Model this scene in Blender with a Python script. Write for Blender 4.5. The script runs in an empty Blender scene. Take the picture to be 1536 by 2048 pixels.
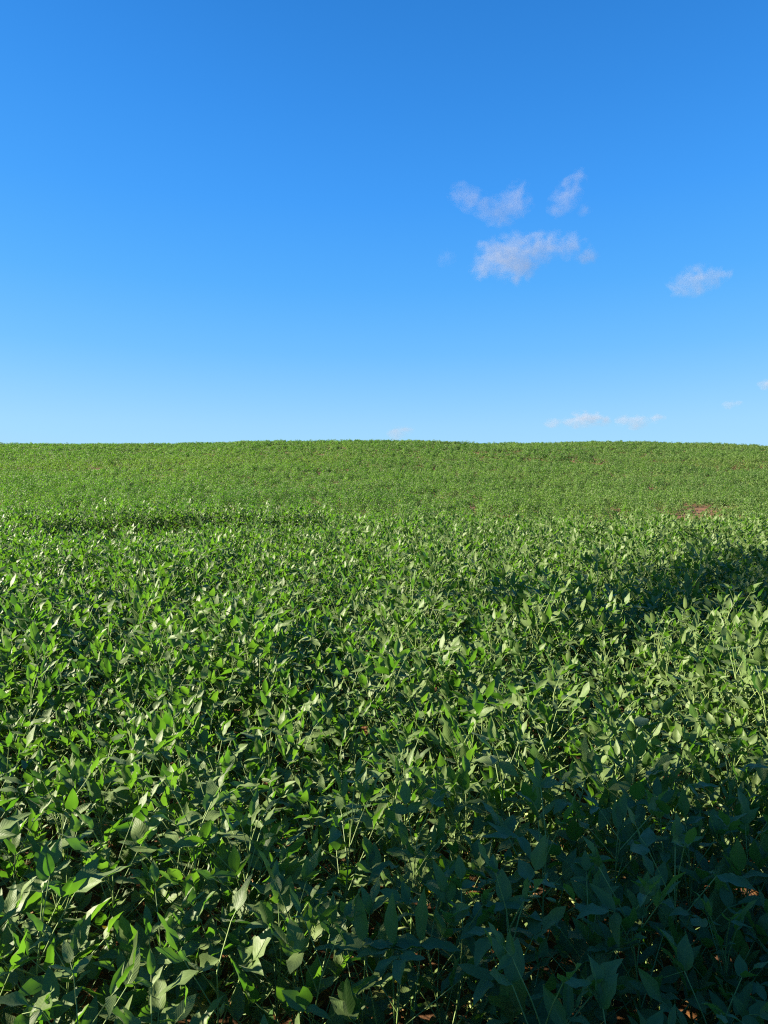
import bpy, math, random
import numpy as np
from mathutils import Vector

R = math.radians
rng = np.random.default_rng(11)
random.seed(11)
C = bpy.context.scene.collection
SC = bpy.context.scene

# ------------------------------------------------------------------ camera
CAMZ = 1.6
FK = 1420.0 / 1536.0                      # focal length / image width
cam_d = bpy.data.cameras.new('camera'); cam = bpy.data.objects.new('camera', cam_d); C.objects.link(cam)
cam.location = (0, 0, CAMZ); cam.rotation_euler = (R(90), 0, 0)
cam_d.sensor_fit = 'HORIZONTAL'; cam_d.sensor_width = 24.0; cam_d.lens = 24.0 * FK
cam_d.clip_start = 0.05; cam_d.clip_end = 40000
SC.camera = cam

# ------------------------------------------------------------------ sky, sun, exposure
SUN_EL = 25.0
SHADE_AZ = 90.0                           # shadows run this far right of straight ahead
SUN_STRENGTH = 5.0
SKY_STRENGTH = 0.052
EXPOSURE = 2.25
w = bpy.data.worlds.new('World'); SC.world = w; w.use_nodes = True
nt = w.node_tree; nt.nodes.clear()
sky = nt.nodes.new('ShaderNodeTexSky'); sky.sky_type = 'NISHITA'; sky.sun_disc = False
sky.sun_elevation = R(SUN_EL)
# direction towards the sun (behind the camera, on the left)
sd = Vector((-math.sin(R(SHADE_AZ)) * math.cos(R(SUN_EL)), -math.cos(R(SHADE_AZ)) * math.cos(R(SUN_EL)), math.sin(R(SUN_EL))))
sky.sun_rotation = math.atan2(sd.x, sd.y)
sky.altitude = 600; sky.air_density = 1.0; sky.dust_density = 0.08; sky.ozone_density = 3.0
hs = nt.nodes.new('ShaderNodeHueSaturation'); hs.inputs['Saturation'].default_value = 1.25
bg = nt.nodes.new('ShaderNodeBackground'); bg.inputs['Strength'].default_value = SKY_STRENGTH
wo = nt.nodes.new('ShaderNodeOutputWorld')
KS = 0.2049           # grade the sky's colour as a deep clear afternoon blue
s1 = nt.nodes.new('ShaderNodeVectorMath'); s1.operation = 'SCALE'; s1.inputs['Scale'].default_value = KS
s2 = nt.nodes.new('ShaderNodeVectorMath'); s2.operation = 'SCALE'; s2.inputs['Scale'].default_value = 1 / (SKY_STRENGTH * 2**EXPOSURE)
cv = nt.nodes.new('ShaderNodeRGBCurve'); cm = cv.mapping; cm.clip_max_y = 1.2; cm.extend = 'HORIZONTAL'
for ci, pl_ in enumerate(([(.054, .030), (.095, .066), (.231, .205), (.494, .39), (1, .5)],
                          [(.205, .235), (.317, .365), (.597, .575), (.97, .74), (1, .75)],
                          [(.515, .70), (.73, .96), (1, 1.0)])):
    c_ = cm.curves[ci]
    c_.points[1].location = pl_[-1]
    for p_ in pl_[:-1]: c_.points.new(*p_)
cm.update()
nt.links.new(sky.outputs[0], hs.inputs['Color']); nt.links.new(hs.outputs[0], s1.inputs[0]); nt.links.new(s1.outputs[0], cv.inputs['Color'])
tcw = nt.nodes.new('ShaderNodeTexCoord'); sxw = nt.nodes.new('ShaderNodeSeparateXYZ'); rw = nt.nodes.new('ShaderNodeValToRGB')
nt.links.new(tcw.outputs['Generated'], sxw.inputs[0]); nt.links.new(sxw.outputs['Z'], rw.inputs['Fac'])
rw.color_ramp.interpolation = 'EASE' if False else 'LINEAR'
for k_, (z_, c_) in enumerate([(0, (.45, .78, 1)), (.118, (.36, .70, 1)), (.216, (.174, .539, 1)), (.30, (.10, .44, .99)), (.397, (.062, .352, .965)), (.50, (.043, .277, .83)), (.585, (.032, .223, .701)), (1, (.02, .14, .50))]):
    e_ = rw.color_ramp.elements[k_] if k_ < 2 else rw.color_ramp.elements.new(z_)
    e_.position = z_; e_.color = (*c_, 1)
mw = nt.nodes.new('ShaderNodeMix'); mw.data_type = 'RGBA'; mw.inputs[0].default_value = .62
nt.links.new(cv.outputs['Color'], mw.inputs[6]); nt.links.new(rw.outputs['Color'], mw.inputs[7])
nt.links.new(mw.outputs[2], s2.inputs[0]); nt.links.new(s2.outputs[0], bg.inputs['Color'])
nt.links.new(bg.outputs[0], wo.inputs['Surface'])
sl = bpy.data.lights.new('sun', 'SUN'); sl.energy = SUN_STRENGTH; sl.angle = R(0.53); sl.color = (1.0, 0.90, 0.72)
so = bpy.data.objects.new('sun', sl); C.objects.link(so); so.rotation_euler = sd.to_track_quat('Z', 'Y').to_euler()
SC.view_settings.view_transform = 'Standard'; SC.view_settings.look = 'None'
SC.view_settings.exposure = EXPOSURE; SC.view_settings.gamma = 1.0
SC.cycles.max_bounces = 7; SC.cycles.diffuse_bounces = 2; SC.cycles.glossy_bounces = 2
SC.cycles.transmission_bounces = 3; SC.cycles.transparent_max_bounces = 8; SC.cycles.volume_bounces = 1
SC.cycles.use_denoising = False; SC.cycles.use_adaptive_sampling = False; SC.cycles.filter_width = 1.2
SC.cycles.volume_step_rate = 1.0; SC.cycles.volume_max_steps = 96

# ------------------------------------------------------------------ helpers
def tag(o, label=None, cat=None, group=None, kind=None):
    if label: o['label'] = label
    if cat: o['category'] = cat
    if group: o['group'] = group
    if kind: o['kind'] = kind
    return o

def npmesh(name, V, F, mats, midx=None, uv=None, col=None, smooth=True):
    """V (n,3); F (m,k) one face size, or a list of such arrays; uv/col per vertex."""
    me = bpy.data.meshes.new(name)
    Fs = F if isinstance(F, list) else [F]
    Fs = [f for f in Fs if len(f)]
    lv = np.concatenate([f.reshape(-1) for f in Fs]).astype(np.int32)
    cnt = np.concatenate([np.full(len(f), f.shape[1]) for f in Fs])
    st = np.concatenate([[0], np.cumsum(cnt)[:-1]]).astype(np.int32)
    me.vertices.add(len(V)); me.vertices.foreach_set('co', V.astype(np.float32).ravel())
    me.loops.add(len(lv)); me.loops.foreach_set('vertex_index', lv)
    me.polygons.add(len(cnt)); me.polygons.foreach_set('loop_start', st)
    for m in mats: me.materials.append(m)
    if midx is not None: me.polygons.foreach_set('material_index', midx.astype(np.int32))
    if uv is not None:
        a = me.attributes.new('leafuv', 'FLOAT2', 'POINT'); a.data.foreach_set('vector', uv.astype(np.float32).ravel())
    if col is not None:
        a = me.attributes.new('tone', 'FLOAT_COLOR', 'POINT'); a.data.foreach_set('color', col.astype(np.float32).ravel())
    me.update(calc_edges=True)
    me.polygons.foreach_set('use_smooth', np.full(len(cnt), smooth))
    me.validate()
    return me

def link(name, me, parent=None):
    o = bpy.data.objects.new(name, me); C.objects.link(o)
    if parent: o.parent = parent
    return o

def pchip(xs, ys):
    xs = np.array(xs, float); ys = np.array(ys, float)
    h = np.diff(xs); d = np.diff(ys) / h
    m = np.zeros(len(xs)); m[0] = d[0]; m[-1] = d[-1]
    for i in range(1, len(xs) - 1):
        if d[i-1] * d[i] > 0:
            w1 = 2*h[i] + h[i-1]; w2 = h[i] + 2*h[i-1]
            m[i] = (w1 + w2) / (w1/d[i-1] + w2/d[i])
    def f(x):
        x = np.clip(np.asarray(x, float), xs[0], xs[-1])
        i = np.clip(np.searchsorted(xs, x) - 1, 0, len(xs) - 2)
        t = (x - xs[i]) / h[i]
        return ((1+2*t)*(1-t)**2*ys[i] + t*(1-t)**2*h[i]*m[i] + t*t*(3-2*t)*ys[i+1] + t*t*(t-1)*h[i]*m[i+1])
    return f

_tab = rng.random((256, 256))
def vnoise(x, y, seed=0):
    x = np.asarray(x, float) + seed * 17.31; y = np.asarray(y, float) + seed * 9.77
    xi = np.floor(x).astype(int); yi = np.floor(y).astype(int)
    fx = x - xi; fy = y - yi; fx = fx*fx*(3-2*fx); fy = fy*fy*(3-2*fy)
    g = lambda a, b: _tab[a % 256, b % 256]
    return (g(xi, yi)*(1-fx)*(1-fy) + g(xi+1, yi)*fx*(1-fy) + g(xi, yi+1)*(1-fx)*fy + g(xi+1, yi+1)*fx*fy) * 2 - 1
def fbm(x, y, seed=0, o=3):
    s = 0; a = 1; t = 0
    for k in range(o):
        s = s + a * vnoise(x * 2**k, y * 2**k, seed + k); t += a; a *= .5
    return s / t
def sstep(a, b, x):
    t = np.clip((x - a) / (b - a), 0, 1); return t*t*(3-2*t)

# ------------------------------------------------------------------ terrain
PLANT_H = 0.72
# height of the crop's top relative to the eye, by distance ahead
_prof = pchip([-400, -40, -5, 0, 1.3, 2.2, 3.3, 5, 8, 11, 13, 15.5, 20, 27, 33, 38, 42, 48, 60, 80, 110, 140, 156, 172, 200, 260, 400, 1000, 3000, 9000],
              [-18, -3, -1.3, -1.0, -.94, -.88, -.77, -.62, -.41, -.24, -.16, -.26, -.75, -.62, -.16, .28, .72, 1.36, 2.4, 4.55, 8.5, 13.3, 15.45, 16.5, 15.8, 8, -12, -60, -80, -80])
_rid = pchip([-130, -85, -50, -26, -7, 3, 24, 38, 54, 67, 86, 110, 160], [-1.5, -.45, -.3, 0, .28, .28, -.12, -.3, 0, -.3, -1.15, -2.4, -6])
def canopy_z(x, y):
    z = _prof(y) + CAMZ
    z = z + _rid(x) * sstep(60, 150, y)
    z = z + 0.035 * fbm(x*.5, y*.5, 3) * sstep(1, 5, y)
    z = z + 0.10 * vnoise(x*.17, y*.11, 5) * sstep(6, 12, y) * (1 - sstep(16, 22, y)) * .5
    z = z + 0.35 * vnoise(x*.07, y*.05, 6) * sstep(38, 60, y)
    hx = np.exp(-((x + 4.5)/2.0)**2)      # the near rise is stepped at the left, so its face shows
    z = z + .14*(np.exp(-((x + 1.4)/.8)**2) + np.exp(-((x - .4)/.7)**2)) * sstep(12.9, 13.6, y)*(1 - sstep(14.5, 16.5, y))
    z = z + hx * (.26*sstep(12.3, 13.2, y)*(1 - sstep(14.5, 17, y)) - .13*sstep(8.5, 10.8, y)*(1 - sstep(12.0, 12.9, y)))
    return z
def plant_scale(x, y):
    """how tall and dense the crop stands: 1 closed canopy, 0 bare ground"""
    s = np.ones_like(np.asarray(x, float))
    def pit(cx, cy, rx, ry, depth, sd):
        d = np.sqrt(((x-cx)/rx)**2 + ((y-cy)/ry)**2) + .35*vnoise(x*1.3/rx*3, y*1.3/ry*2, sd)
        return depth * (1 - sstep(.65, 1.15, d))
    # hollows seen in the slope
    s = s - pit(-4.6, 12.4, 1.6, 1.0, 1.0, 1) - pit(-2.7, 12.7, .8, .4, .8, 11) - pit(.4, 12.9, .6, .5, .9, 12) - pit(-1.4, 12.9, .8, .5, .9, 13)
    s = s - pit(.6, 44, 2.2, 1.6, .8, 2) - pit(-12.5, 50, 2.5, 2.5, .8, 21) - pit(5.5, 50, 2.5, 2.0, .8, 22)
    s = s - pit(24.5, 50, 2.0, 1.2, .8, 7) - pit(12.3, 47, 1.0, 1.6, .8, 9) - pit(18.5, 50.5, 1.6, 1.3, .9, 10)
    g = fbm(x*.17, y*.34, 31, 3)
    s = s - .62 * sstep(.20, .28, g) * sstep(46, 52, y)
    s = s * (1 + .22*vnoise(x*.5, y*.6, 71) * sstep(30, 38, y))
    s = s - .5 * sstep(.30, .40, fbm(x*.10, y*.16, 35, 2)) * sstep(40, 46, y)
    s = s * (1 + (.26*vnoise(x*1.5, y*.8, 77) + .16*vnoise(x*2.9, y*1.9, 78)) * sstep(30, 38, y))
    s = np.where(y > 52, np.maximum(s, .40), s)
    s = s - .93 * sstep(.24, .30, fbm(x*.42, y*.40, 41, 2)) * sstep(-.15, .1, fbm(x*.05, y*.11, 43, 2)) * sstep(44, 50, y) * (1 - sstep(78, 96, y))
    s = np.where(y > 48, np.maximum(s, .24), s)
    def strip(k, y0, y1, w_, depth, sd):   # a bald strip of red soil running away up the slope
        d = np.abs(x - k*y)/w_ + .45*vnoise(x*.9, y*.5, sd)
        return depth * (1 - sstep(.7, 1.1, d)) * sstep(y0, y0+1, y + .8*vnoise(x*.8, y*.3, sd+1)) * (1 - sstep(y1-1, y1, y + 1.6*vnoise(x*.8, y*.3, sd+2)))
    s = s - strip(.325, 33, 44.6, .85, .97, 3) - strip(.440, 33, 46.0, 1.2, .97, 4) - strip(.472, 33, 45.2, 1.3, .72, 8)
    return np.clip(s, 0.0, 1.2)
def ground_z(x, y):
    return canopy_z(x, y) - PLANT_H

# ------------------------------------------------------------------ materials
def newmat(name):
    m = bpy.data.materials.new(name); m.use_nodes = True
    t = m.node_tree; t.nodes.clear(); return m, t, t.nodes, t.links
def M(N, op, a, b=None, c=None, L=None, clamp=False):
    n = N.new('ShaderNodeMath'); n.operation = op; n.use_clamp = clamp
    for i, v in enumerate((a, b, c)):
        if v is None: continue
        if isinstance(v, (int, float)): n.inputs[i].default_value = v
        else: L.new(v, n.inputs[i])
    return n.outputs[0]
def mixc(N, L, f, a, b, mode='MIX'):
    n = N.new('ShaderNodeMix'); n.data_type = 'RGBA'; n.blend_type = mode
    for s, v in ((n.inputs[0], f), (n.inputs[6], a), (n.inputs[7], b)):
        if isinstance(v, (int, float)): s.default_value = v
        elif isinstance(v, tuple): s.default_value = (*v, 1) if len(v) == 3 else v
        else: L.new(v, s)
    return n.outputs[2]

def leaf_material(name, veins=True, rough=.52, mixf=.28, lo=(.031, .080, .009), hi=(.104, .147, .042)):
    m, t, N, L = newmat(name)
    at = N.new('ShaderNodeAttribute'); at.attribute_name = 'tone'
    sp = N.new('ShaderNodeSeparateColor'); L.new(at.outputs['Color'], sp.inputs[0])
    r, g, b = sp.outputs
    uvn = N.new('ShaderNodeAttribute'); uvn.attribute_name = 'leafuv'
    su = N.new('ShaderNodeSeparateXYZ'); L.new(uvn.outputs['Vector'], su.inputs[0])
    u, v = su.outputs[0], su.outputs[1]
    base = mixc(N, L, r, lo, hi)
    tr = mixc(N, L, r, (.080, .245, .010), (.170, .375, .018))
    base = mixc(N, L, g, base, (.42, .33, .035)); tr = mixc(N, L, g, tr, (.60, .42, .03))
    geo = N.new('ShaderNodeNewGeometry')
    base = mixc(N, L, M(N, 'MULTIPLY', geo.outputs['Backfacing'], .55, L=L), base, (.110, .15, .048))
    no = N.new('ShaderNodeTexNoise'); no.inputs['Scale'].default_value = 55; no.inputs['Detail'].default_value = 3
    tc = N.new('ShaderNodeTexCoord'); L.new(tc.outputs['Object'], no.inputs['Vector'])
    base = mixc(N, L, M(N, 'MULTIPLY', no.outputs['Fac'], .55, L=L), base, mixc(N, L, .5, base, (.02, .05, .012)))
    bs = N.new('ShaderNodeBsdfPrincipled'); tl = N.new('ShaderNodeBsdfTranslucent')
    if veins:
        av = M(N, 'ABSOLUTE', v, L=L)
        ph = M(N, 'SUBTRACT', M(N, 'MULTIPLY', u, 9.0, L=L), M(N, 'MULTIPLY', av, 2.6, L=L), L=L)
        fr = M(N, 'ABSOLUTE', M(N, 'SUBTRACT', M(N, 'FRACT', ph, L=L), .5, L=L), L=L)       # 0 on a side vein
        side = M(N, 'SUBTRACT', 1.0, M(N, 'MULTIPLY', fr, 7.0, L=L, clamp=True), L=L, clamp=True)
        mid = M(N, 'SUBTRACT', 1.0, M(N, 'MULTIPLY', av, 14.0, L=L, clamp=True), L=L, clamp=True)
        vein = M(N, 'MAXIMUM', M(N, 'MULTIPLY', side, .28, L=L), mid, L=L)
        base = mixc(N, L, M(N, 'MULTIPLY', vein, .45, L=L), base, (.14, .20, .07))
        tr = mixc(N, L, M(N, 'MULTIPLY', vein, .4, L=L), tr, (.06, .22, .01))
        pillow = M(N, 'MULTIPLY', fr, 1.2, L=L)
        wr = N.new('ShaderNodeTexNoise'); wr.inputs['Scale'].default_value = 140; wr.inputs['Detail'].default_value = 2
        L.new(tc.outputs['Object'], wr.inputs['Vector'])
        hgt = M(N, 'ADD', M(N, 'MULTIPLY', pillow, .6, L=L), wr.outputs['Fac'], L=L)
        bp = N.new('ShaderNodeBump'); bp.inputs['Strength'].default_value = .34; bp.inputs['Distance'].default_value = .0018
        L.new(hgt, bp.inputs['Height']); L.new(bp.outputs[0], bs.inputs['Normal'])
    L.new(base, bs.inputs['Base Color']); L.new(tr, tl.inputs['Color'])
    bs.inputs['Roughness'].default_value = rough
    bs.inputs['Specular IOR Level'].default_value = .27
    bs.inputs['Sheen Weight'].default_value = .05; bs.inputs['Sheen Roughness'].default_value = .5
    bs.inputs['Sheen Tint'].default_value = (.95, 1, .85, 1)
    mx = N.new('ShaderNodeMixShader'); mx.inputs[0].default_value = mixf
    L.new(bs.outputs[0], mx.inputs[1]); L.new(tl.outputs[0], mx.inputs[2])
    o = N.new('ShaderNodeOutputMaterial'); L.new(mx.outputs[0], o.inputs['Surface'])
    return m

def simple_material(name, c1, c2, scale, rough=.7, bump=0, bdist=.01, detail=4, trans=0):
    m, t, N, L = newmat(name)
    tc = N.new('ShaderNodeTexCoord'); no = N.new('ShaderNodeTexNoise')
    no.inputs['Scale'].default_value = scale; no.inputs['Detail'].default_value = detail
    L.new(tc.outputs['Object'], no.inputs['Vector'])
    mr = N.new('ShaderNodeMapRange'); mr.inputs[1].default_value = .3; mr.inputs[2].default_value = .7
    L.new(no.outputs['Fac'], mr.inputs[0])
    c = mixc(N, L, mr.outputs[0], c1, c2)
    bs = N.new('ShaderNodeBsdfPrincipled'); L.new(c, bs.inputs['Base Color']); bs.inputs['Roughness'].default_value = rough
    if bump:
        bp = N.new('ShaderNodeBump'); bp.inputs['Strength'].default_value = bump; bp.inputs['Distance'].default_value = bdist
        L.new(no.outputs['Fac'], bp.inputs['Height']); L.new(bp.outputs[0], bs.inputs['Normal'])
    o = N.new('ShaderNodeOutputMaterial'); L.new(bs.outputs[0], o.inputs['Surface'])
    return m

MLEAF = leaf_material('soybean_leaf'); MLEAF_FAR = leaf_material('soybean_leaf_plain', False, .58, .32, (.018, .064, .007), (.082, .142, .030))
MSTEM = simple_material('soybean_stem', (.10, .17, .035), (.17, .23, .06), 20, .6)
MPOD = simple_material('soybean_pod', (.19, .25, .07), (.27, .29, .10), 60, .65)
MSOIL = simple_material('red_soil', (.035, .013, .003), (.160, .062, .008), 9, .95, .8, .03, 8)
MLIT = simple_material('dry_leaf', (.15, .07, .03), (.30, .20, .05), 14, .8)
MBARK = simple_material('bark', (.10, .07, .05), (.2, .15, .11), 12, .9, .6, .02)

# ------------------------------------------------------------------ leaflets
def wprof(u):
    w_ = np.power(u, .62) * np.power(1 - u, 1.05); return w_ / (.371**.62 * .629**1.05)
def grid_template(us, vs):
    us = np.array(us); vs = np.array(vs); nv = len(vs)
    U, Vv = np.meshgrid(us, vs, indexing='ij')
    f = []
    for i in range(len(us)-1):
        for j in range(nv-1):
            f.append((i*nv+j, i*nv+j+1, (i+1)*nv+j+1, (i+1)*nv+j))
    return U.ravel(), Vv.ravel(), np.array(f)
LOD0 = grid_template([.004, .08, .2, .36, .54, .72, .88, .997], [-1, -.5, 0, .5, 1])
LOD1 = grid_template([.01, .16, .42, .72, .99], [-1, 0, 1])
LOD2 = (np.array([0, .42, 1, .42]), np.array([0, -1, 0, 1]), np.array([(0, 2, 1), (0, 3, 2)]))
# leaflet parameter rows: P(3) t(3) n(3) L W fold curl phase tone yellow twist
def leaf_geom(lp, lod):
    U, Vv, F = lod
    P = lp[:, None, 0:3]; t = lp[:, None, 3:6]; n = lp[:, None, 6:9]
    b = np.cross(n, t)
    Ln = lp[:, None, 9]; W = lp[:, None, 10]; fold = lp[:, None, 11]; curl = lp[:, None, 12]; ph = lp[:, None, 13]; tw = lp[:, None, 16]
    u = U[None]; v = Vv[None]; half = W * .5 * wprof(np.clip(u, 1e-4, 1-1e-4))
    ang = tw * u
    side = half * v * np.cos(fold); up = half * np.abs(v) * np.sin(fold)
    up = up + half * .22 * np.sin(u*11 + ph + v*1.5) * np.abs(v)
    along = Ln * (u - .12 * curl**2 * u**2)
    drop = -Ln * curl * .55 * u**2
    s2 = side*np.cos(ang) - up*np.sin(ang); u2 = side*np.sin(ang) + up*np.cos(ang)
    V = P + t*along[..., None] + b*s2[..., None] + n*(u2 + drop)[..., None]
    k = len(U); N_ = len(lp)
    Fo = (F[None] + (np.arange(N_)*k)[:, None, None]).reshape(-1, F.shape[1])
    uv = np.stack([np.broadcast_to(u, (N_, k)), np.broadcast_to(v, (N_, k))], -1).reshape(-1, 2)
    col = np.ones((N_, k, 4)); col[..., 0] = lp[:, None, 14]; col[..., 1] = lp[:, None, 15]; col[..., 2] = 0
    return V.reshape(-1, 3), Fo, uv, col.reshape(-1, 4)

def vdir(az, el): return np.array([math.cos(el)*math.cos(az), math.cos(el)*math.sin(az), math.sin(el)])
def mkleaf(P, az, el, L, wr, roll, fold, curl, r, yellow=0, tone=None):
    t = vdir(az, el); n = vdir(az + math.pi, math.pi/2 - el) if el > 0 else vdir(az, math.pi/2 + el)
    b = np.cross(n, t); n = n*math.cos(roll) + b*math.sin(roll)
    return np.concatenate([P, t, n, [L, L*wr, fold, curl, r.random()*6.28, r.random() if tone is None else tone, yellow, r.normal(0, .5)]])

def tube(pts, rad, ns=4):
    pts = np.array(pts); V = []; F = []
    for i, p in enumerate(pts):
        d = pts[min(i+1, len(pts)-1)] - pts[max(i-1, 0)]; d = d/np.linalg.norm(d)
        a = np.cross(d, [1, .1, 0] if abs(d[0]) < .9 else [0, 1, .1]); a /= np.linalg.norm(a); b = np.cross(d, a)
        for k in range(ns):
            th = 2*math.pi*k/ns; V.append(p + rad[i]*(a*math.cos(th) + b*math.sin(th)))
    for i in range(len(pts)-1):
        for k in range(ns):
            F.append((i*ns+k, i*ns+(k+1) % ns, (i+1)*ns+(k+1) % ns, (i+1)*ns+k))
    return np.array(V), np.array(F)
class Acc:
    def __init__(s): s.V = []; s.F = []; s.n = 0
    def add(s, V, F): s.V.append(V); s.F.append(F + s.n); s.n += len(V)
    def get(s): return np.concatenate(s.V), np.concatenate(s.F)

def make_variant(seed, height=.60, upright=.35, nodes=11, big=1.0, special=None):
    r = np.random.default_rng(seed)
    lp = []; st = Acc(); pods = []
    lean = r.normal(0, .05, 2)
    def axis(h): return np.array([lean[0]*h + .012*math.sin(h*9+seed), lean[1]*h + .012*math.cos(h*7+seed), h])
    hs_ = np.linspace(-.02, height, 7)
    V, F = tube([axis(h) for h in hs_], np.linspace(.0042, .0016, 7), 5); st.add(V, F)
    az = r.random()*6.28
    def tri(end, az, el, L, wr, up, yellow=0, rs=1.0):
        tone = float(np.clip(r.normal(.5, .24), 0, 1))
        tp = end + vdir(az, el*.6+.2)*.022*rs
        lp.append(mkleaf(tp, az, el, L, wr, r.normal(0, .25), abs(r.normal(.28, .2)), r.normal(.12, .3), r, yellow, np.clip(tone+r.normal(0, .1), 0, 1)))
        for s in (-1, 1):
            a2 = az + s*(1.15 + r.normal(0, .22)); e2 = el*.55 + r.normal(.1, .38)
            lp.append(mkleaf(end, a2, min(e2, 1.4), L*r.uniform(.82, .96), wr, r.normal(0, .35) , abs(r.normal(.25, .2)), r.normal(.12, .3), r, yellow, np.clip(tone+r.normal(0, .1), 0, 1)))
        V, F = tube([end, tp], [.0011, .0009], 3); st.add(V, F)
    for i in range(nodes):
        f = (i/(nodes-1))**.85; h = height*(.16 + .84*f)
        az += 2.4 + r.normal(0, .35)
        base = axis(h)
        pl = (.22 - .10*f) * r.uniform(.75, 1.2)
        pe = R(28 + 42*f) + r.normal(0, .16)
        midp = base + vdir(az, pe)*pl*.5 - np.array([0, 0, .006]); end = base + vdir(az, pe*.93)*pl
        V, F = tube([base, midp, end], [.0017, .0014, .0012], 4); st.add(V, F)
        L = .096*big*(1 - .28*abs(f-.45)) * r.uniform(.82, 1.15)
        if f > .93: L *= .8
        if r.random() < upright*(.35+f): el = r.uniform(.75, 1.42)
        else: el = r.normal(.12 + .35*f, .40)
        yel = 0
        if f < .3 and r.random() < .08: yel = r.uniform(.5, 1)
        elif r.random() < .0: yel = .3
        tri(end, az, el, L, r.uniform(.36, .57), 0, yel)
        if .2 < f < .8 and len(pods) < 5 and r.random() < .65:
            for k in range(r.integers(1, 3)):
                a = r.random()*6.28; p0 = base + vdir(a, .2)*.006; e = r.normal(.1, .6)
                d = vdir(a, e); pl_ = r.uniform(.032, .048)
                pts = [p0, p0+d*pl_*.3+[0, 0, -.001], p0+d*pl_*.62+[0, 0, -.003], p0+d*pl_+[0, 0, -.007]]
                V, F = tube(pts, [.0012, .0048, .0046, .0008], 6); pods.append((V, F))
    if special:                                   # three tall shoots with upright terminal leaflets
        for (ox, oy, L, lean_) in special:
            top = np.array([ox, oy, height + .09])
            V, F = tube([axis(height*.5), axis(height*.5)*.4 + top*.6 - [0, 0, .03], top], [.002, .0016, .0013], 4); st.add(V, F)
            lp.append(mkleaf(top + [0, 0, .012], math.pi/2 + lean_*3, 1.40, L, .33, .45, .3, .05, r, 0, .45))
            for s in (-1, 1):
                lp.append(mkleaf(top, (0 if s > 0 else math.pi) + r.normal(0, .2), .12, L*.8, .5, r.normal(0, .2), .3, .25, r, 0, .4))
    return np.array(lp), st.get(), pods

VARS = []
for i in range(22):
    r_ = random.Random(i)
    VARS.append(make_variant(100+i, height=r_.uniform(.50, .63), upright=r_.uniform(.3, .8), nodes=r_.choice([16, 17, 18, 19]), big=r_.uniform(.86, 1.06)))
HERO = make_variant(900, .50, .3, 10, 1.0, special=[(-.085, .0, .10, .2), (-.02, -.01, .105, 0), (.045, .0, .11, -.1)])
HERO2 = make_variant(901, .60, .9, 11, 1.05)
HERO3 = make_variant(902, .56, .95, 9, 1.2)

# ------------------------------------------------------------------ ground
def axis_pts(lim):
    a = [0.0]; s = .12
    while a[-1] < lim:
        a.append(a[-1] + s); s = max(.12, a[-1]*.055)
    return np.array(a)
xa = axis_pts(9000); xs = np.concatenate([-xa[:0:-1], xa]); ya = axis_pts(9000); ys = np.concatenate([-axis_pts(400)[:0:-1], np.arange(0, 60, .25), axis_pts(9000)[axis_pts(9000) > 60]])
X, Y = np.meshgrid(xs, ys, indexing='ij')
Z = ground_z(X, Y) + .03*fbm(X*2.2, Y*2.2, 40)*(np.abs(Y) < 60)
ny = len(ys); I, J = np.meshgrid(np.arange(len(xs)-1), np.arange(ny-1), indexing='ij')
F = np.stack([I*ny+J, (I+1)*ny+J, (I+1)*ny+J+1, I*ny+J+1], -1).reshape(-1, 4)
tag(link('ground', npmesh('ground', np.stack([X, Y, Z], -1).reshape(-1, 3), F, [MSOIL])), kind='structure')

# ------------------------------------------------------------------ plants near the camera
pts = []
row = -1.9
while row < 16.8:
    xl = 0.62*max(row, 0) + 3.0
    x = -xl - (0.6 if row > 0 else 0)
    while x < xl*.9:
        pts.append((x + rng.normal(0, .03), row + rng.normal(0, .045)))
        x += .09*rng.uniform(.65, 1.4)
    row += .33
pts = np.array(pts)
d0 = np.hypot(pts[:, 0], pts[:, 1])
pts = pts[(d0 > .40)]
# gaps in the stand where the red soil shows at the lower left
gaps = [(-.66, 1.62, .10, .04)]
keep = np.ones(len(pts), bool)
for gx, gy, rx, ry in gaps: keep &= (((pts[:, 0]-gx)/rx)**2 + ((pts[:, 1]-gy)/ry)**2) > 1
keep &= rng.random(len(pts)) > .015
sc_all = plant_scale(pts[:, 0], pts[:, 1])
keep &= sc_all > .15
pts = pts[keep]; sc_all = sc_all[keep]
heroes = [(.04, 1.66, HERO, 1.06), (1.95, 4.05, HERO2, 1.12), (-.40, 1.62, HERO3, 1.05)]
for hx, hy, _, _ in heroes:
    k = np.hypot(pts[:, 0]-hx, pts[:, 1]-hy) > .07; pts = pts[k]; sc_all = sc_all[k]
sc_all = np.where((np.abs(pts[:, 0]-.04) < .19) & (pts[:, 1] > 1.30) & (pts[:, 1] < 1.64), .45, sc_all)
n = len(pts)
gz = ground_z(pts[:, 0], pts[:, 1])
rot = rng.random(n)*2*math.pi; scl = rng.normal(1.0, .10, n)*(1 + .13*fbm(pts[:, 0]*1.6, pts[:, 1]*1.9, 91, 2))*(.35+.65*np.minimum(sc_all, 1)); var = rng.integers(0, len(VARS), n)
topz = canopy_z(pts[:, 0], pts[:, 1]) - .1 - CAMZ
inv = (pts[:, 1] > .9) & (np.abs(pts[:, 0]/pts[:, 1]) < .585) & (topz/pts[:, 1] > -.80)
dist = np.where(inv, np.hypot(pts[:, 0], pts[:, 1]), 1e9)
order = np.argsort(dist); near = order[:297]; isnear = np.zeros(n, bool); isnear[near] = True; isnear &= inv
print('plants', n, 'near', isnear.sum(), 'far limit', dist[near].max())

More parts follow.
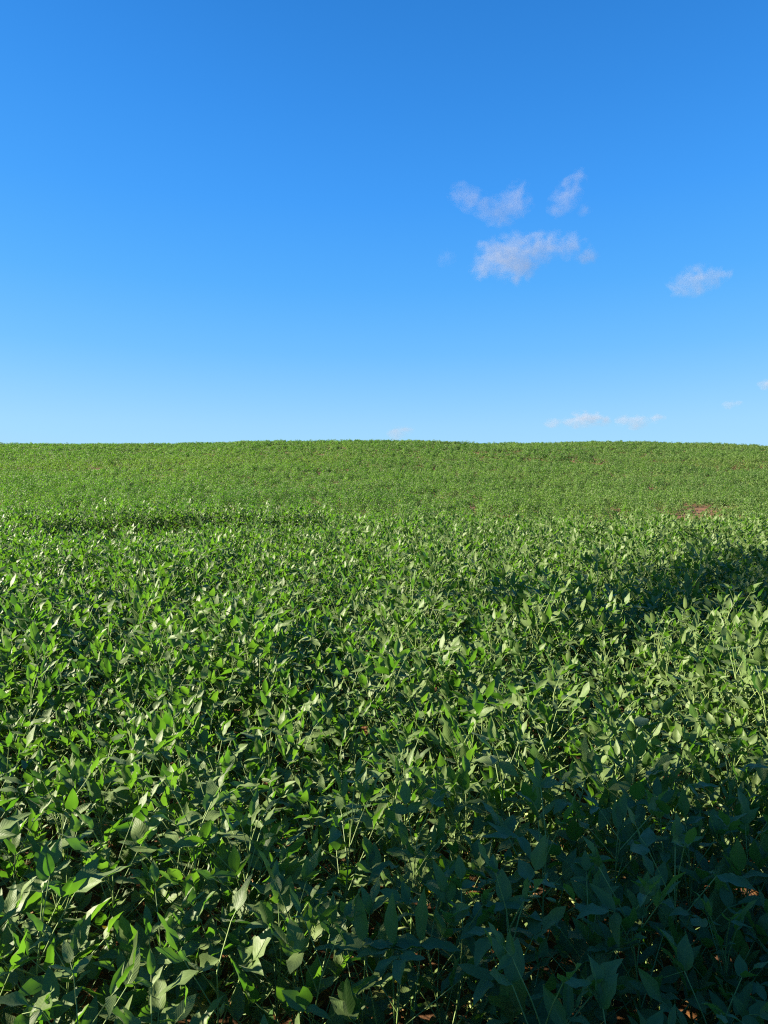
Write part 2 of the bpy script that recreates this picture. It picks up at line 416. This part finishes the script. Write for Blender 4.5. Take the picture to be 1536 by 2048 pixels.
GROUP = 'soybean plants standing nearest the camera'
def proto(vr, idx):
    lp, (sv, sf), pod = vr
    V, F, uv, col = leaf_geom(lp, LOD0)
    return (npmesh('foliage_%d' % idx, V, F, [MLEAF], uv=uv, col=col), npmesh('stem_%d' % idx, sv, sf, [MSTEM]),
            [npmesh('pod_%d_%d' % (idx, k), pv, pf, [MPOD]) for k, (pv, pf) in enumerate(pod)])
PROT = [proto(v, i) for i, v in enumerate(VARS)]
def place(meshes, x, y, z, rz, s, label, group=GROUP):
    e = bpy.data.objects.new('soybean_plant', None); C.objects.link(e); e.empty_display_size = .1
    e.location = (x, y, z); e.rotation_euler = (0, 0, rz); e.scale = (s, s, s)
    tag(e, label, 'soybean plant', group)
    link('foliage', meshes[0], e); link('stem', meshes[1], e)
    for pm in meshes[2]: link('seed_pod', pm, e)
    return e
def label_for(x, y):
    px = 768 + x/y*1420
    if y < 2.25:
        if px < 520: return 'soybean plant with sunlit leaves and pods in the lower left corner beside red soil', 'sunlit soybean plants in the lower left corner'
        if px > 1050: return 'soybean plant with dim bluish leaves deep in shade at the lower right corner', 'shaded soybean plants in the lower right corner'
        return 'dark green soybean plant in shade at the bottom centre of the field', 'shaded soybean plants at the bottom centre'
    if px < 520: return 'bright sunlit soybean plant in the left middle foreground of the dense crop', 'sunlit soybean plants in the left foreground'
    if px > 1050: return 'soybean plant in the right middle foreground of the dense crop', 'soybean plants in the right foreground'
    return 'sunlit soybean plant in the centre of the dense foreground crop', 'sunlit soybean plants in the centre foreground'
for i in np.where(isnear)[0]:
    lb, gp = label_for(pts[i, 0], pts[i, 1])
    place(PROT[var[i]], pts[i, 0], pts[i, 1], gz[i], rot[i], scl[i], lb, gp)
hl = ['shaded soybean plant with three upright pointed leaves side by side, bottom centre',
      'tall soybean plant with pale sunlit pointed leaves just below the dark shadow at the right',
      'sunlit soybean plant with long upright whitish leaves at the lower left edge of the shade']
for k, (hx, hy, v_, s_) in enumerate(heroes):
    e = place(proto(v_, 90+k), hx, hy, float(ground_z(hx, hy)), 0, s_, hl[k]); del e['group']

# ------------------------------------------------------------------ the rest of the crop: one mass
LV = []; LF = []; LU = []; LC = []; off = 0; MI = []
def push(V, F, uv, col, mi):
    global off
    LV.append(V); LF.append(F + off); off += len(V)
    LU.append(uv if uv is not None else np.zeros((len(V), 2))); LC.append(col if col is not None else np.ones((len(V), 4)))
    MI.append(np.full(len(F), mi))
TRI = []; QUAD = []
def add_mid(idx):
    for vi in range(len(VARS)):
        k = idx[var[idx] == vi]
        if not len(k): continue
        lp, (sv, sf), pod = VARS[vi]
        c, s = np.cos(rot[k]), np.sin(rot[k]); Z0 = np.zeros_like(c)
        Rm = np.stack([np.stack([c, -s, Z0], -1), np.stack([s, c, Z0], -1), np.stack([Z0, Z0, Z0+1], -1)], 1)
        S = scl[k][:, None, None]; O = np.stack([pts[k, 0], pts[k, 1], gz[k]], -1)[:, None]
        q = np.repeat(lp[None], len(k), 0)
        q[:, :, 0:3] = np.einsum('kij,lj->kli', Rm, lp[:, 0:3])*S + O
        q[:, :, 3:6] = np.einsum('kij,lj->kli', Rm, lp[:, 3:6]); q[:, :, 6:9] = np.einsum('kij,lj->kli', Rm, lp[:, 6:9])
        q[:, :, 9:11] *= S
        q[:, :, 14] = np.clip(q[:, :, 14] + rng.normal(0, .12, (len(k), 1)), 0, 1)
        V, F, uv, col = leaf_geom(q.reshape(-1, lp.shape[1]), LOD1)
        push(V, F, uv, col, 0)
        V = (np.einsum('kij,lj->kli', Rm, sv)*S + O).reshape(-1, 3)
        F = (sf[None] + (np.arange(len(k))*len(sv))[:, None, None]).reshape(-1, 4)
        push(V, F, None, None, 2)
add_mid(np.where(~isnear)[0])
def finish_quads():
    return np.concatenate(LV), np.concatenate(LF), np.concatenate(LU), np.concatenate(LC), np.concatenate(MI)
V1, F1, U1, C1, M1 = finish_quads()

# far slope: plants as clusters of leaflets
def far_zone(y0, y1, k, dens, per, mound):
    """k leaf size factor, dens plants per m2, per leaflets per plant"""
    xm = .60*y1 + 3; A = 2*xm*(y1-y0); N_ = int(A*dens)
    px = rng.uniform(-xm, xm, N_); py = rng.uniform(y0, y1, N_)
    m = np.abs(px) < .60*py + 3; px = px[m]; py = py[m]
    s = plant_scale(px, py); s = np.where((s < .25) & (rng.random(len(s)) < .24), rng.uniform(.3, .6, len(s)), s); m = (s > .12) & (rng.random(len(s)) < np.maximum(sstep(.03, .22, s), .0)); px = px[m]; py = py[m]; s = s[m]
    s = s * (1 + rng.normal(0, .24, len(s))*(1 - .6*sstep(105, 140, py)))
    N_ = len(px); gzz = ground_z(px, py)
    n_ = N_*per
    P = np.repeat(np.stack([px, py, gzz], -1), per, 0); S = np.repeat(s, per)
    rad0 = np.repeat(rng.uniform(.75, 1.25, N_), per)*mound; a = rng.random(n_)*6.283; q_ = np.sqrt(rng.random(n_)); rr = q_*rad0
    hh = PLANT_H*S*(1 - .86*q_**2.4 - .42*rng.random(n_)**2.2)
    P = P + np.stack([np.cos(a)*rr, np.sin(a)*rr, hh], -1)
    up_ = rng.random(n_) < .33
    th = np.where(up_, rng.uniform(.9, 1.5, n_), q_*1.15 + rng.normal(0, .30, n_)); na = a + rng.normal(0, .45, n_) + up_*rng.uniform(-3.1, 3.1, n_)
    nn = np.stack([np.sin(th)*np.cos(na), np.sin(th)*np.sin(na), np.cos(th)], -1)
    t = np.stack([-np.cos(th)*np.cos(na), -np.cos(th)*np.sin(na), np.sin(th)], -1)
    sp = (rng.random(n_)-.5)[:, None]*np.where(up_, .8, 5.5)[:, None]; t = t*np.cos(sp) + np.cross(nn, t)*np.sin(sp)
    L = .10*k*rng.uniform(.8, 1.2, n_)*np.clip(.45+1.1*S, .5, 1); W = L*rng.uniform(.42, .6, n_)
    tone = np.clip(.5 + .45*np.repeat(fbm(px*.12, py*.07, 55), per) + np.repeat(rng.normal(0, .24, N_), per) + rng.normal(0, .2, n_), 0, 1)
    pale = np.repeat(sstep(.15, .5, fbm(px*.05, py*.05, 66)) * .05 + (s < .25)*.3*rng.random(N_), per)
    yel = np.clip(pale*rng.random(n_)*1.5 + (rng.random(n_) < .006)*.5, 0, 1)
    lp = np.concatenate([P - t*L[:, None]*.3, t, nn, np.stack([L, W, np.abs(rng.normal(.3, .2, n_)), rng.normal(.1, .2, n_), rng.random(n_)*6, tone, yel, np.zeros(n_)], -1)], 1)
    return leaf_geom(lp, LOD2)
zones = [(16.8, 24, 1.1, 6, 34, .26), (24, 33, 1.15, 5, 32, .26), (33, 46, .98, 3.0, 125, .36), (46, 60, 1.05, 2.7, 115, .38), (60, 85, 1.25, 2.2, 96, .41), (85, 115, 1.55, 1.8, 76, .45), (115, 150, 1.85, 1.5, 64, .50), (150, 182, 2.05, 1.5, 50, .50)]
FV = []; FF = []; FU = []; FC = []; o2 = len(V1)
for z in zones:
    V, F, uv, col = far_zone(*z)
    FV.append(V); FF.append(F + o2); o2 += len(V); FU.append(uv); FC.append(col)
F2 = np.concatenate(FF); print('far faces', len(F2), 'mid faces', len(F1))
me = npmesh('soybean_crop', np.concatenate([V1] + FV), [F1, F2], [MLEAF, MLEAF_FAR, MSTEM], midx=np.concatenate([M1, np.full(len(F2), 1)]),
            uv=np.concatenate([U1] + FU), col=np.concatenate([C1] + FC))
tag(link('soybean_crop', me), 'dense green soybean crop covering the whole slope up to the horizon', 'crop field', kind='stuff')
del V1, F1, FV, FF, F2

# ------------------------------------------------------------------ dry leaves lying on the soil between the rows
n_ = 900
lx = rng.uniform(-1.6, 1.6, n_); ly = rng.uniform(.9, 3.2, n_)
P = np.stack([lx, ly, ground_z(lx, ly) + .03*fbm(lx*2.2, ly*2.2, 40) + .012], -1)
az = rng.random(n_)*6.28; el = rng.normal(.05, .2, n_)
t = np.stack([np.cos(el)*np.cos(az), np.cos(el)*np.sin(az), np.sin(el)], -1); nn = np.stack([-np.sin(el)*np.cos(az), -np.sin(el)*np.sin(az), np.cos(el)], -1)
L = rng.uniform(.03, .08, n_)
lp = np.concatenate([P, t, nn, np.stack([L, L*.55, rng.random(n_)*.7, rng.normal(0, .5, n_), rng.random(n_)*6, rng.random(n_), np.ones(n_)*.8, rng.normal(0, .8, n_)], -1)], 1)
V, F, uv, col = leaf_geom(lp, LOD1)
tag(link('leaf_litter', npmesh('leaf_litter', V, F, [MLIT], uv=uv, col=col)), 'fallen yellow and brown leaves lying on the red soil', 'dead leaves', kind='stuff')

# ------------------------------------------------------------------ unseen trees left of the frame, crowns shaped to cast the crop's shade
dv = np.array([math.sin(R(SHADE_AZ)), math.cos(R(SHADE_AZ)), 0]); nv_ = np.array([-dv[1], dv[0], 0]); TT = math.tan(R(SUN_EL))
TS = -8.5
def caster(x, y, spread=0.0):
    """point of the tree's crown that shades the crop's top at x, y"""
    z = float(canopy_z(x, y)); s = x*dv[0] + y*dv[1]; nn_ = x*nv_[0] + y*nv_[1]
    back = s - (TS + spread)
    p = dv*(TS+spread) + nv_*nn_; p[2] = z + back*TT
    return p
def unseen_shade_tree(base_n, blobs, leaves, label):
    clumps = [(caster(x, y, rng.uniform(-.7, .7)), r) for x, y, r in blobs]
    tb = dv*TS + nv_*base_n; tb[2] = float(ground_z(tb[0], tb[1])) - .05
    tree = bpy.data.objects.new('unseen_shade_tree', None); C.objects.link(tree); tree.location = tb
    tag(tree, label, 'tree')
    tk = Acc(); ztop = max(c[0][2] for c in clumps) - tb[2]; zlow = min(c[0][2] for c in clumps) - tb[2]
    ax = lambda h: np.array([.10*math.sin(h*.8), .08*math.sin(h*.6+1), h])
    hh = np.linspace(0, ztop*.85, 10)
    V, F = tube([ax(h) for h in hh], np.linspace(.085, .02, 10), 10); tk.add(V, F)
    for c, r in clumps:
        p = c - tb; h0 = min(max(zlow*.75, p[2] - .55*np.hypot(p[0], p[1]) - .3), ztop*.8)
        V, F = tube([ax(h0), ax(h0)*.45 + p*.55 + np.array([0, 0, -.06]), p], [.03, .02, .008], 6); tk.add(V, F)
    V, F = tk.get(); link('trunk', npmesh('trunk', V, F, [MBARK]), tree)
    LP = []
    for c, r in clumps:
        p = c - tb; k = leaves
        q = rng.normal(0, 1, (k, 3)); q /= np.linalg.norm(q, axis=1)[:, None]; q *= (rng.random((k, 1))**.45)*r*np.array([1.2, 1.1, .8])
        az = rng.random(k)*6.28; el = rng.normal(-.2, .5, k)
        t = np.stack([np.cos(el)*np.cos(az), np.cos(el)*np.sin(az), np.sin(el)], -1); nn = np.stack([-np.sin(el)*np.cos(az), -np.sin(el)*np.sin(az), np.cos(el)], -1)
        L = rng.uniform(.07, .12, k)
        LP.append(np.concatenate([q + p, t, nn, np.stack([L, L*.55, rng.random(k)*.5, rng.normal(.2, .3, k), rng.random(k)*6, rng.random(k), np.zeros(k), np.zeros(k)], -1)], 1))
    V, F, uv, col = leaf_geom(np.concatenate(LP), LOD1)
    link('crown', npmesh('crown', V, F, [MLEAF_FAR], uv=uv, col=col), tree)
unseen_shade_tree(.62, [(.35, 2.15, .24), (.9, 2.15, .28), (1.45, 2.25, .28), (.2, 1.5, .24), (1.0, 1.15, .34), (1.6, 1.2, .34), (1.05, 2.0, .34), (1.7, 1.6, .34), (.5, 1.6, .28), (.32, 1.3, .30), (.25, 1.85, .30), (.75, 1.6, .34), (.65, 1.85, .36), (.75, 1.35, .36), (1.3, 1.45, .36), (1.35, 1.95, .34), (1.0, .95, .34), (.6, .95, .34), (1.9, 1.9, .36), (2.3, 2.3, .30), (2.6, 2.7, .28), (2.0, 1.4, .36)],
           450, 'unseen leafy tree out of frame on the left, placed to shade the nearest plants')
unseen_shade_tree(5.9, [(1.25, 5.1, .20), (1.65, 5.2, .26), (2.0, 5.3, .34), (2.3, 5.5, .42), (2.9, 5.5, .42), (3.5, 6.2, .46), (2.9, 6.5, .42), (3.9, 7.0, .46), (3.5, 5.3, .42), (4.5, 6.3, .46), (4.2, 7.8, .44), (5.2, 7.2, .46), (4.6, 5.4, .42), (5.6, 8.3, .46), (5.7, 6.2, .46), (6.3, 7.0, .46), (3.5, 4.4, .26)],
           500, 'taller unseen leafy tree out of frame on the left, placed to cast the long shadow at the right')

# ------------------------------------------------------------------ clouds: thin sunlit vapour, far off
def px_dir(px, py): return np.array([(px-768)/1420, 1.0, (1024-py)/1420])
def cloud_mesh(bl):
    V = []; F = []; off = 0
    for c, r in bl:
        us = 14; vs = 8
        for i in range(vs+1):
            th = math.pi*i/vs
            for j in range(us):
                p = 2*math.pi*j/us; V.append(c + r*np.array([math.sin(th)*math.cos(p), math.sin(th)*math.sin(p), math.cos(th)]))
        for i in range(vs):
            for j in range(us):
                a = off+i*us+j; b = off+i*us+(j+1) % us; q = [a, a+us, b+us, b]
                F.append(q)
        off += (vs+1)*us
    return np.array(V), np.array(F)
def cloud(label, dist, blobs, dens=1.0, alb=(.345, .36, .41)):
    cen = px_dir(*np.mean([b[:2] for b in blobs], 0))*dist; k = dist/1420
    bl = [(px_dir(b[0], b[1])*dist - cen + np.array([0, random.uniform(-.3, .3)*b[2]*k, 0]), b[2]*k*1.62) for b in blobs]
    V, F = cloud_mesh(bl)
    m, t, N, L = newmat('cloud_vapour')
    tc = N.new('ShaderNodeTexCoord'); P = tc.outputs['Object']
    wn = N.new('ShaderNodeTexNoise'); wn.inputs['Scale'].default_value = 1/(38*k); wn.inputs['Detail'].default_value = 2; L.new(P, wn.inputs['Vector'])
    va = N.new('ShaderNodeVectorMath'); va.operation = 'MULTIPLY_ADD'; L.new(wn.outputs['Color'], va.inputs[0]); va.inputs[1].default_value = (26*k,)*3; va.inputs[2].default_value = (-13*k,)*3
    vb = N.new('ShaderNodeVectorMath'); vb.operation = 'ADD'; L.new(va.outputs[0], vb.inputs[0]); L.new(P, vb.inputs[1])
    fall = None
    for c, r in bl:
        sb = N.new('ShaderNodeVectorMath'); sb.operation = 'DISTANCE'; L.new(vb.outputs[0], sb.inputs[0]); sb.inputs[1].default_value = tuple(c)
        f = M(N, 'SUBTRACT', 1.0, M(N, 'DIVIDE', sb.outputs['Value'], r*.96, L=L), L=L)
        fall = f if fall is None else M(N, 'SMOOTH_MAX', fall, f, .12, L=L)
    no = N.new('ShaderNodeTexNoise'); no.inputs['Scale'].default_value = 1/(17*k); no.inputs['Detail'].default_value = 3; no.inputs['Roughness'].default_value = .5; L.new(vb.outputs[0], no.inputs['Vector'])
    v = M(N, 'ADD', M(N, 'MULTIPLY', fall, 1.5, L=L), M(N, 'MULTIPLY', M(N, 'SUBTRACT', no.outputs['Fac'], .57, L=L), 3.8, L=L), L=L, clamp=True)
    gate = M(N, 'MULTIPLY', fall, 5.0, L=L, clamp=True)
    d = M(N, 'MULTIPLY', M(N, 'MULTIPLY', v, gate, L=L), .0110*dens/k, L=L)
    sc_ = N.new('ShaderNodeVolumeScatter'); sc_.inputs['Color'].default_value = (*alb, 1); sc_.inputs['Anisotropy'].default_value = 0.0
    ab = N.new('ShaderNodeVolumeAbsorption'); ab.inputs['Color'].default_value = (*alb, 1); ad = N.new('ShaderNodeAddShader')
    L.new(d, sc_.inputs['Density']); L.new(d, ab.inputs['Density']); L.new(sc_.outputs[0], ad.inputs[0]); L.new(ab.outputs[0], ad.inputs[1])
    o = N.new('ShaderNodeOutputMaterial'); L.new(ad.outputs[0], o.inputs['Volume'])
    ob = link('cloud', npmesh('cloud', V, F, [m])); ob.location = cen + np.array([0, 0, CAMZ]); ob.scale = (1.08, 1, .62 if dist > 5000 else .92)
    rm = ob.modifiers.new('merge', 'REMESH'); rm.mode = 'VOXEL'; rm.voxel_size = 5*k
    tag(ob, label, 'cloud', 'thin clouds above the field')
cloud('thin V shaped wisp of cloud, upper left of the cloud cluster', 2600, [(925,385,18),(945,398,20),(972,412,18),(1000,425,26),(1025,408,26),(1032,380,17)], .75)
cloud('thin upright wisp of cloud at the top of the cluster', 2600, [(1155,353,14),(1142,372,20),(1132,396,22),(1120,418,16),(1165,422,12)], .75)
cloud('largest pinkish white cloud, low wedge shape with a trailing right end', 2500, [(975,537,22),(1000,518,33),(1038,522,36),(1030,496,28),(1070,500,30),(1102,486,22),(1140,489,22),(1166,511,16)], 1.0)
cloud('small pale cloud alone near the right edge of the sky', 2900, [(1365,572,20),(1392,563,26),(1422,556,20),(1450,545,12)], .9)
cloud('very faint scrap of cloud left of the largest cloud', 2700, [(892,517,14)], .35)
cloud('low pinkish cloud just above the hill crest, right of centre', 6500, [(1108,849,13),(1140,846,12),(1165,838,22),(1186,832,18),(1205,842,13)], 2.0, (.40, .40, .46))
cloud('low grey cloud with a ragged top near the crest', 6800, [(1252,842,14),(1276,846,18),(1312,832,14)], 1.6, (.40, .40, .46))
cloud('tiny cloud peeking over the middle of the hill crest', 6500, [(796,868,16),(810,858,12)], 1.4, (.36, .34, .38))
cloud('faint grey cloud scrap low near the right edge', 6500, [(1460,810,10),(1474,806,8)], 1.5, (.40, .40, .46))
cloud('grey cloud cut off by the right edge of the view', 6000, [(1537,768,13)], 2.0, (.40, .40, .46))
